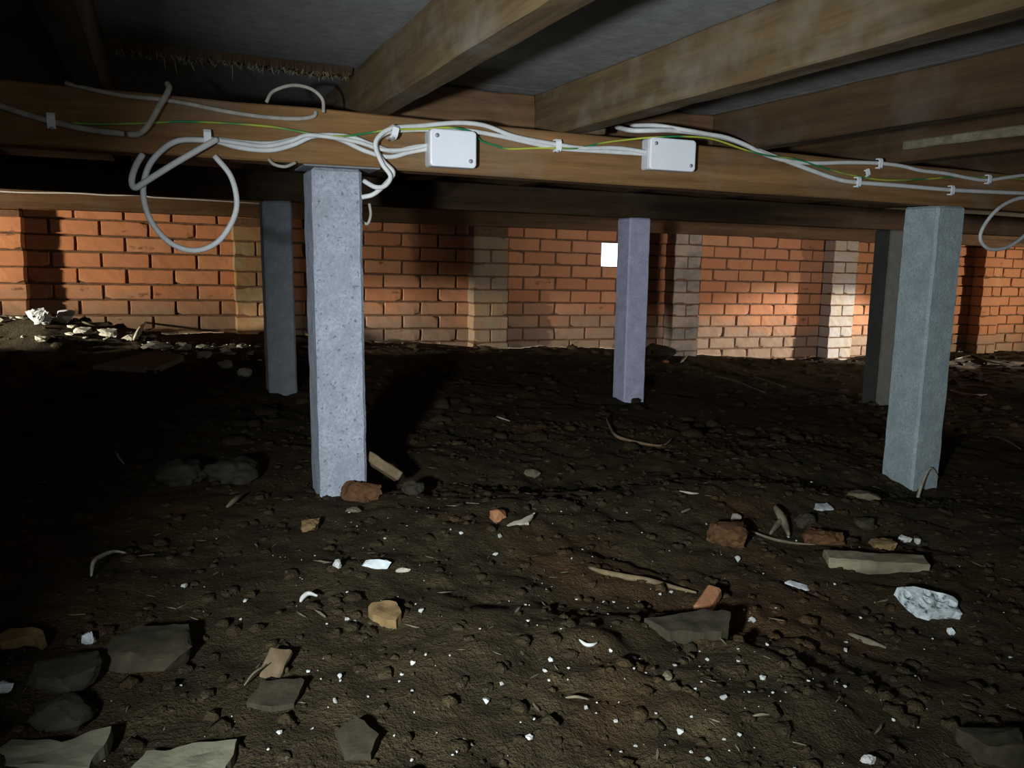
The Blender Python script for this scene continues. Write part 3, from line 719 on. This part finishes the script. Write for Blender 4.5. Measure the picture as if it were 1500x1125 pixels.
flake('plastic_scrap', 1204, 747, [(-16, 8), (-10, -2), (2, -6), (10, -8), (16, 4), (6, 6), (-4, 8)], 0.003, M['plastic'], 'shiny clear plastic scrap behind the clay lumps', 'plastic scrap', 6, .003, tilt=(.35, .1), lift=.010, depth=1.3)
sliver('forked_bark', [(1133, 758, .020), (1142, 768, .014), (1150, 780, .008), (1155, 790, .004)], 7, M['bark'], 'curled strip of bark standing up from the litter', 'bark', flat=.5, sides=6)
sliver('bark_strip', [(1152, 766, .014), (1140, 776, .008), (1128, 788, .004)], 6, M['bark'], 'second bark strip crossing the curled one', 'bark', flat=.5, sides=6)
sliver('stick', [(1098, 780), (1130, 792), (1165, 800), (1196, 802)], 2.4, M['bark'], 'long thin bark strip in front of the forked bark', 'bark strip')
stone('white_scrap_lump', 1325, 794, 22, 12, 12, M['chip'], 'white lump behind the right end of the timber offcut', 'plaster lump', 37)
stone('white_scrap_lump', 1343, 797, 8, 8, 10, M['chip'], 'tiny white lump at the right end of the timber offcut', 'plaster lump', 38)
p = on_ground(1281, 836); s = px_size(p)
o = obj('timber_offcut', box_mesh('timber_offcut', -72*s, 72*s, -0.020, 0.020, 0, 0.031, seg=(22, 3, 3), wob=.0028, bevel=.002, seed=8), M['offcut'])
put(o, p+Vector((0, 0.0, -0.002)), 'pale sawn timber offcut lying in front of the green-grey stump', 'timber offcut', VIEW-0.05, 0, (0.12, 0.03))
pts = [at_y(a, b, y) for a, b, y in ((1343, 734, 1.49), (1348, 716, 1.50), (1354, 700, 1.515), (1362, 686, 1.525), (1369, 690, 1.53), (1374, 700, 1.535))]
o = obj('stick', tube_mesh('stick', pts, 0.0048, 6, 3, org=pts[0], taper=lambda t: 1-0.5*t), M['bone']); o.location = pts[0]
tag(o, 'bent white twig leaning on the green-grey stump', 'twig')
flake('leaf', 1180, 864, [(-30, -4), (-18, 2), (-2, 6), (16, 6), (24, 3), (10, -3), (-6, -5), (-20, -8)], 0.003, M['plastic'], 'shiny grey curled leaf on the soil below the offcut', 'leaf', 7, .003, tilt=(.25, .1), lift=.006, depth=1.2)
# foreground
sliver('timber_splinter', [(863, 835), (885, 842), (915, 849), (950, 856), (985, 864), (1020, 872)], 5.0, M['wood'], 'long pale timber splinter lying left of the wet brick piece', 'splinter', flat=.7, sides=6)
p = on_ground(1037, 888); s = px_size(p)
o = obj('brick_fragment', box_mesh('brick_fragment', -28*s, 28*s, -11*s, 11*s, 0, 17*s, seg=(8, 4, 3), wob=.002, bevel=.003, seed=11), M['redbrick'])
put(o, p+Vector((0, 0, 0)), 'long wet orange brick piece right of the timber splinter', 'brick fragment', VIEW+0.95, 0, (0.0, -0.25))
flake('flat_stone', 1012, 930, [(-66, -10), (-40, -14), (-10, -20), (20, -28), (50, -28), (64, -22), (58, -6), (50, 8), (40, 14), (0, 16), (-34, 14), (-50, 4)], 0.020, M['stone'], 'flat grey stone slab in the foreground below the brick piece', 'stone slab', 8, .003, tilt=(.13, 0), lift=.002, depth=1.3)
flake('foam_chunk', 1357, 899, [(-41, -17), (-15, -19), (10, -15), (38, -8), (42, -2), (36, 6), (37, 16), (28, 13), (16, 14), (-8, 17), (-22, 14), (-32, 4)], 0.018, M['foam_pitted'], 'white pitted foam chunk on the soil at right', 'foam chunk', 9, .002,
      pits=[(-30, -6, 7, .012), (18, -6, 9, .012), (30, 3, 7, .012), (2, -10, 5, .008), (-4, 0, 6, .006), (-14, 6, 5, .006), (10, 6, 5, .006)], tilt=(.42, .05), lift=.012, depth=1.35)
flake('tan_stone', 563, 908, [(-23, 0), (-20, -14), (-4, -20), (14, -18), (23, -6), (24, 4), (20, 20), (4, 14), (-14, 10)], 0.014, M['tan'], 'flat ochre stone with ragged edge in the left foreground', 'stone', 10, .003, tilt=(.2, 0), lift=.003, depth=1.3)
stone('shell', 494, 835, 13, 9, 17, M['chip'], 'upright oval white shell below the nearest stump', 'shell', 41, 0.1, rough=.05, up=.45)
stone('shell', 551, 834, 46, 9, 16, M['foam'], 'long white broken shell with a dark spot', 'shell', 42, 0.2, rough=.08)
stone('stone', 590, 839, 24, 6, 8, M['bone'], 'thin tan sliver of stone right of the long white shell', 'stone', 43, 0.3)
sliver('shell', [(440, 887), (444, 883, .004), (453, 880, .007), (465, 882, .004)], 4.2, M['chip'], 'curved white shell rim lying in the left foreground', 'shell', flat=.8)
p = on_ground(403, 985); s = px_size(p)
o = obj('wood_block', box_mesh('wood_block', -17*s, 17*s, -26*s, 36*s, 0, 10*s, seg=(5, 9, 2), wob=.003, bevel=.002, seed=14), M['wood'])
put(o, p+Vector((0, 0, 0)), 'weathered upright wood block in the left foreground', 'wood block', VIEW-0.10, 0, (0.35, 0.0))
flake('board_scrap', 408, 1022, [(-36, 24), (-30, -14), (-6, -20), (22, -26), (32, -20), (30, 22), (0, 30)], 0.012, M['stone'], 'flat grey board scrap lying below the wood block', 'board scrap', 12, .003, tilt=(.12, .05), lift=.0, depth=1.25)
sliver('stick', [(358, 1010), (372, 1000, .006), (392, 992, .010)], 2.0, M['bark'], 'thin pale twig poking out left of the wood block', 'twig')
stone('rock', 222, 968, 124, 80, 44, M['stone'], 'large smooth olive rock in the left foreground', 'rock', 51, 0.55, rough=.05)
stone('rock', 98, 1000, 92, 70, 50, M['darkstone'], 'dark round rock left of the large olive rock', 'rock', 52, 0.3, rough=.05)
stone('rock', 95, 1056, 90, 60, 44, M['darkstone'], 'dark rock above the cream stone at the lower left corner', 'rock', 53, 0.4, rough=.06)
flake('cream_stone', 85, 1108, [(-78, 40), (-64, -2), (-20, -2), (10, 0), (40, -16), (66, -26), (74, -8), (72, 40)], 0.016, M['cream'], 'cream broken stone at the lower left corner', 'stone', 15, .003, tilt=(.12, 0), lift=.002, depth=1.2)
flake('cream_stone', 282, 1114, [(-72, 30), (-66, 0), (-30, -2), (-4, -14), (58, -22), (62, 30)], 0.014, M['cream'], 'ochre-cream broken stone cut by the bottom edge of the picture', 'stone', 16, .003, tilt=(.10, 0), lift=.0, depth=1.2)
flake('brown_stone', 36, 947, [(-36, 4), (-24, -10), (4, -12), (26, -8), (36, 2), (34, 8), (20, 3), (0, 2), (-24, 10)], 0.014, M['tan'], 'brown flat stone at the left edge', 'stone', 17, .002, tilt=(.3, 0), lift=.006, depth=1.3)
stone('plaster_lump', 130, 944, 20, 12, 22, M['foam'], 'dirty white plaster lump behind the dark round rock', 'plaster lump', 54, .4)
stone('plaster_lump', 6, 1015, 26, 14, 18, M['foam'], 'dirty white plaster lump at the left edge', 'plaster lump', 55, .4)
flake('board_scrap', 520, 1092, [(-30, -6), (-6, -26), (10, -24), (34, -2), (30, 26), (-6, 30)], 0.014, M['stone'], 'angular olive stone flake at the bottom of the picture', 'stone', 18, .002, tilt=(.2, 0), depth=1.25)
stone('shell', 1272, 1117, 24, 14, 14, M['chip'], 'white shell at the bottom edge on the right', 'shell', 56, 0.2)
stone('rock', 1450, 1105, 96, 60, 44, M['stone'], 'grey rock in the lower right corner', 'rock', 57, 0.5, rough=.06)
stone('plastic_chip', 1392, 932, 10, 8, 12, M['foam'], 'small bluish white chip below the foam chunk', 'chip', 58, 0.4)
sliver('bark_strip', [(1243, 930), (1262, 938), (1280, 945), (1298, 951)], 6, M['bark'], 'half-buried bark strip left of the foam chunk', 'bark strip', flat=.6, sides=6, lift=.001)
sliver('shell', [(848, 948), (858, 955, .004), (868, 957, .005), (875, 950, .002)], 3.0, M['chip'], 'white ring-shaped shell fragment in the central foreground', 'shell')
sliver('twig', [(828, 1029), (845, 1030, .003), (863, 1031)], 2.6, M['bark'], 'short pale twig in the central foreground', 'twig')
sliver('twig', [(1102, 1056), (1115, 1058, .002), (1127, 1058)], 2.6, M['bark'], 'short blunt twig in the right foreground', 'twig')
stone('chip_stone', 977, 993, 16, 18, 8, M['bark'], 'grey pointed stone chip in the central foreground', 'stone chip', 59, .3)
stone('chip_stone', 920, 968, 26, 12, 7, M['stone'], 'smooth oval olive pebble in the central foreground', 'pebble', 60, .1)
# left side
sliver('twig', [(170, 671, .012), (175, 679, .008), (182, 682)], 1.8, M['bone'], 'tiny bent pale twig on the dark soil at left', 'twig')
sliver('bark_strip', [(134, 849), (138, 838, .010), (150, 831, .012), (168, 823, .010), (186, 818, .004)], 3.6, M['bone'], 'pale twisted bark strip at left', 'bark strip', sides=6, flat=.7)
sliver('leaf', [(332, 747), (345, 742, .008), (358, 730, .004)], 4.2, M['bark'], 'narrow dry leaf left of the nearest stump', 'leaf', flat=.4, sides=6)
stone('stone', 114, 758, 16, 10, 10, M['stone'], 'small round grey stone on the dark soil at left', 'stone', 61, .2)
# rubble under the orange wall at left
flake('cement_sheet', 205, 540, [(-56, 10), (-12, -28), (14, -26), (52, -14), (44, 20), (20, 16), (-20, 12)], 0.022, M['board'], 'grey-brown sheet of board lying on the rubble at left', 'board', 20, .002, tilt=(.10, -.03), lift=.012, depth=2.4)
stone('plaster_lump', 59, 474, 34, 22, 26, M['chip'], 'bright white lump of rubble at the far left', 'rubble', 62, .5, up=.35)
stone('plaster_lump', 96, 473, 28, 16, 20, M['chip'], 'bright white block of rubble right of the far left lump', 'rubble', 63, .9, .2, .03, up=.45)
for i, (a, b, w, h, lab) in enumerate(((122, 490, 26, 12, 'pale rubble piece right below the white block'), (158, 494, 30, 14, 'pale rubble piece near the middle of the bright strip'),
        (190, 499, 20, 10, 'small pale rubble piece left of the leaning stick'), (228, 512, 44, 12, 'long pale rubble piece above the lying board'),
        (268, 513, 24, 12, 'pale rubble piece right of the lying board corner'), (60, 500, 24, 10, 'pale rubble piece under the white lump'),
        (300, 525, 22, 12, 'rubble piece halfway from the board to the dark stump'), (330, 540, 26, 14, 'rubble piece left of the dark far stump'), (358, 552, 22, 14, 'rubble piece at the foot of the dark far stump'))):
    stone('rubble', a, b, w, 12, h, M['bone'], lab, 'rubble', 70+i, .5, random.uniform(-.5, .5), .12, group='rubble below the orange wall', up=.4)
sliver('stick', [(196, 501, .006), (205, 494, .03), (215, 486, .055)], 4.0, M['bone'], 'pale stick leaning in the bright rubble at left', 'stick', sides=5)
sliver('stick', [(112, 477, .02), (128, 481, .02), (142, 482, .01)], 1.8, M['bark'], 'thin stick right of the white rubble block', 'stick')
# right and back
stone('earth_lump', 966, 523, 50, 30, 24, M['darkstone'], 'dark earth-covered lump behind the lavender stump', 'clod', 81, .4, rough=.15, kind='hull')
stone('brick_fragment', 974, 531, 12, 8, 5, M['redbrick'], 'tiny orange brick fragment right of the lavender stump', 'brick fragment', 82)
sliver('stick', [(997, 532, .0), (1007, 525, .02)], 2.2, M['bone'], 'short pale stick by the pier right of the lavender stump', 'stick')
sliver('stick', [(1392, 573), (1412, 579), (1432, 580), (1448, 579)], 2.2, M['bone'], 'pale stick lying right of the green-grey stump', 'stick')
for i, pth in enumerate((((1398, 528), (1425, 523), (1450, 532), (1480, 537)), ((1400, 545), (1420, 546), (1440, 553)), ((1440, 545), (1470, 549), (1495, 552)), ((1450, 640), (1475, 650), (1495, 662)))):
    sliver('straw', [(a, b, .006) for a, b in pth], 1.6, M['bark'], ['upper straw on the lit soil heap by the right wall pier', 'straw under the uppermost one on the soil heap at right', 'straw reaching the right edge of the soil heap', 'long straw low at the right edge'][i], 'straw')
for i, pth in enumerate((((1050, 533), (1080, 548), (1110, 556), (1150, 570)), ((1040, 552), (1075, 560), (1120, 578)))):
    sliver('straw', [(a, b, .006) for a, b in pth], 1.4, M['bark'], ['long straw on the soil right of the lavender stump', 'lower of two straws right of the lavender stump'][i], 'straw')

# white crumbs, each one a thing
C6 = lambda a, b: (380+a/3.75, 825+b/3.75)
C7 = lambda a, b: (740+a/3.75, 825+b/3.75)
C8 = lambda a, b: (1100+a/3.75, 825+b/3.75)
chips = [(C6(*q), s) for q, s in (((482,318),9),((527,330),8),((618,366),10),((892,277),11),((846,557),10),((783,615),7),((440,632),11),((413,783),11),((596,738),6),((768,657),5),((1248,780),15),((1330,688),10),((483,172),6),((605,246),4),((270,607),8),((742,966),5),((838,1098),7),((850,828),5),((1062,1060),5),((1086,1053),6),((292,918),6),((1480,980),11),((1450,443),6),((1475,325),7),((352,542),3),((110,722),4),((520,885),4),((860,232),5),((1212,370),5),((1046,512),4),((838,705),5),((915,515),8),((110,940),11),((742,258),4))]
chips += [(C7(*q), s) for q, s in (((217,608),8),((250,553),11),((545,222),7),((738,220),7),((596,222),5),((392,202),5),((308,373),5),((95,442),6),((347,588),6),((242,656),6),((345,655),5),((580,500),10),((930,573),8),((708,595),5),((1045,695),7),((1078,657),4),((1200,763),14),((1022,857),6),((608,881),8),((443,815),9),((160,875),6),((133,978),12),((963,950),12),((1285,955),8),((715,1012),6),((637,1048),6),((1022,1048),6),((1110,1108),9),((1355,338),14),((1312,267),6),((1306,425),9),((1438,457),7),((1278,482),6),((1108,546),7),((1280,543),6),((1415,645),12),((872,146),5),((850,182),6),((908,170),8),((735,538),5),((772,613),4),((625,770),4),((826,835),6),((960,483),4),((1068,490),4),((1470,715),4))]
chips += [(C8(*q), s) for q, s in (((88,456),7),((520,483),8),((522,440),7),((316,650),6),((515,686),6),((460,125),5),((602,312),6),((135,258),7),((120,715),5),((473,660),4),((838,590),4),((460,815),4),((917,915),4),((1425,530),7),((210,690),4),((680,220),4))]
chips += [((0+a/3.75, 825+b/3.75), s) for (a, b), s in (((1013,132),13),((1350,215),11),((1323,316),6))]
chips += [((380+a/3.75, 540+b/3.75), s) for (a, b), s in (((690,938),5),((1425,1015),0),((1295,1025),9),((1110,915),9),((1050,892),4),((1320,930),10))]
chips += [((740+a/3.75, 540+b/3.75), s) for (a, b), s in (((670,797),4),((1275,1060),14),((365,1052),4),((160,806),5),((180,595),5),((620,1112),4),((1105,858),4))]
chips += [((1100+a/3.75, 540+b/3.75), s) for (a, b), s in (((332,630),5),((625,832),5),((205,930),5),((250,950),4),((592,992),6))]
chips = [c for c in chips if c[1] > 0]
marks = [((563, 908), 'the flat ochre stone'), ((551, 834), 'the long white shell'), ((494, 835), 'the upright oval shell'), ((452, 884), 'the curved shell rim'),
         ((403, 985), 'the weathered wood block'), ((220, 965), 'the large olive rock'), ((1012, 925), 'the flat grey stone slab'), ((1037, 875), 'the long wet brick piece'),
         ((862, 952), 'the ring-shaped shell'), ((1357, 897), 'the pitted foam chunk'), ((1281, 822), 'the pale timber offcut'), ((765, 768), 'the white jagged splinter'),
         ((728, 762), 'the small orange brick fragment'), ((900, 848), 'the long timber splinter'), ((977, 993), 'the pointed grey stone chip'), ((845, 1030), 'the pale twig in the central foreground'),
         ((1115, 1058), 'the blunt twig in the right foreground'), ((920, 968), 'the oval olive pebble'), ((1272, 1117), 'the shell at the bottom edge'), ((520, 1092), 'the angular olive flake'),
         ((1140, 775), 'the forked bark'), ((1066, 794), 'the left reddish clay lump'), ((1180, 864), 'the shiny curled leaf'), ((1270, 940), 'the half-buried bark strip'), ((750, 1120), 'the middle of the bottom edge'),
         ((1010, 724), 'the white short stick'), ((1204, 747), 'the clear plastic scrap'), ((526, 718), 'the clay lump at the nearest stump'), ((1425, 1105), 'the lower right corner rock'), ((590, 839), 'the thin tan sliver')]
words = ['closest', 'second closest', 'third closest', 'fourth closest', 'fifth closest', 'sixth closest', 'seventh closest', 'eighth closest']
crumb_label = {}
for r in range(8):
    for (mx_, my_), nm in marks:
        order = sorted(range(len(chips)), key=lambda i: (chips[i][0][0]-mx_)**2+(chips[i][0][1]-my_)**2)
        i = order[r]
        if i not in crumb_label: crumb_label[i] = 'small white plaster crumb %s to %s' % (words[r], nm)
chip_me = [hull_mesh('plaster_crumb', 1, 0.9, 0.62, 12, 100+i, 0.35) for i in range(7)]
for cm in chip_me: cm.materials.append(M['chip'])
for i, ((px, py), s) in enumerate(chips):
    p = on_ground(px, py); k = s*px_size(p)*0.95
    o = obj('plaster_crumb', chip_me[random.randrange(7)], None)
    o.scale = (k, k*random.uniform(.7, 1.3), k*random.uniform(.8, 1.2))
    put(o, p+Vector((0, 0, k*0.22)), crumb_label.get(i, 'tiny white plaster crumb lying loose far from the larger debris'), 'plaster crumb', random.uniform(0, 6.28), 0, group='white plaster crumbs scattered on the soil')

# soil crumbs, fine pale grit and straw that nobody could count
def scatter(name, n, xr, yr, size, mats, label, cat, elong=1.0, seed=1, sub=1, dens=None, up=.25):
    rnd = random.Random(seed); V, F = [], []
    protos = []
    for i in range(5):
        bm = bmesh.new(); bmesh.ops.create_icosphere(bm, subdivisions=sub, radius=1)
        vv = [v.co*(1+0.6*mnoise.noise(v.co*1.5+Vector((i*4.4, 1, 2)))+0.3*mnoise.noise(v.co*3.7+Vector((i*4.4, 1, 9)))) for v in bm.verts]
        ff = [[v.index for v in f.verts] for f in bm.faces]; bm.free(); protos.append((vv, ff))
    xs = [rnd.uniform(*xr) for _ in range(n)]; ys = [yr[0]+(yr[1]-yr[0])*rnd.random()**1.3 for _ in range(n)]
    zs = ground(np.array(xs), np.array(ys))
    for x, y, z in zip(xs, ys, zs):
        if dens and rnd.random() > dens(x, y): continue
        r = size[0]+(size[1]-size[0])*rnd.random()**3
        vv, ff = protos[rnd.randrange(5)]; b0 = len(V); a = rnd.uniform(0, 6.28); ca, sa = math.cos(a), math.sin(a)
        ex, ez = elong*rnd.uniform(.8, 1.3), rnd.uniform(.35, .75)
        for v in vv:
            vx, vy = v.x*ex*r, v.y*r
            V.append((x+vx*ca-vy*sa, y+vx*sa+vy*ca, float(z)+r*up+v.z*ez*r))
        F += [[b0+i for i in f] for f in ff]
    o = obj(name, mesh_from(name, V, F, sub > 1), mats); o['kind'] = 'stuff'; o['label'] = label; o['category'] = cat
    return o
scatter('soil_crumbs', 7000, (-0.9, 2.3), (0.45, 2.4), (0.0018, 0.012), M['soil'], 'loose dark soil crumbs covering the ground', 'soil crumbs', seed=5, sub=2, up=.05)
scatter('soil_clods', 1800, (-1.6, 7.5), (2.0, 4.8), (0.006, 0.034), M['soil'], 'larger dark clods on the ground towards the brick wall', 'soil clods', seed=6, sub=2, up=.1)
scatter('pale_grit', 420, (-0.1, 1.5), (0.5, 1.45), (0.0007, 0.0022), M['chip'], 'fine pale grit sprinkled over the foreground soil', 'grit', seed=7, up=.8, dens=lambda x, y: 0.25+0.75*math.exp(-((x-.62)/.4)**2))
scatter('dry_fibres', 420, (-0.4, 2.2), (0.5, 2.2), (0.0009, 0.0022), M['bark'], 'fine dry plant fibres lying on the soil', 'fibres', elong=7.0, seed=8, up=1.0)
scatter('pale_rubble_crumbs', 700, (-1.05, 0.40), (3.75, 4.55), (0.004, 0.022), M['bone'], 'pale rubble crumbs strewn under the orange brick wall at left', 'rubble crumbs', seed=11, up=.4, elong=1.4, dens=lambda x, y: math.exp(-((y-(4.38-0.42*(x+0.5)))/.16)**2))
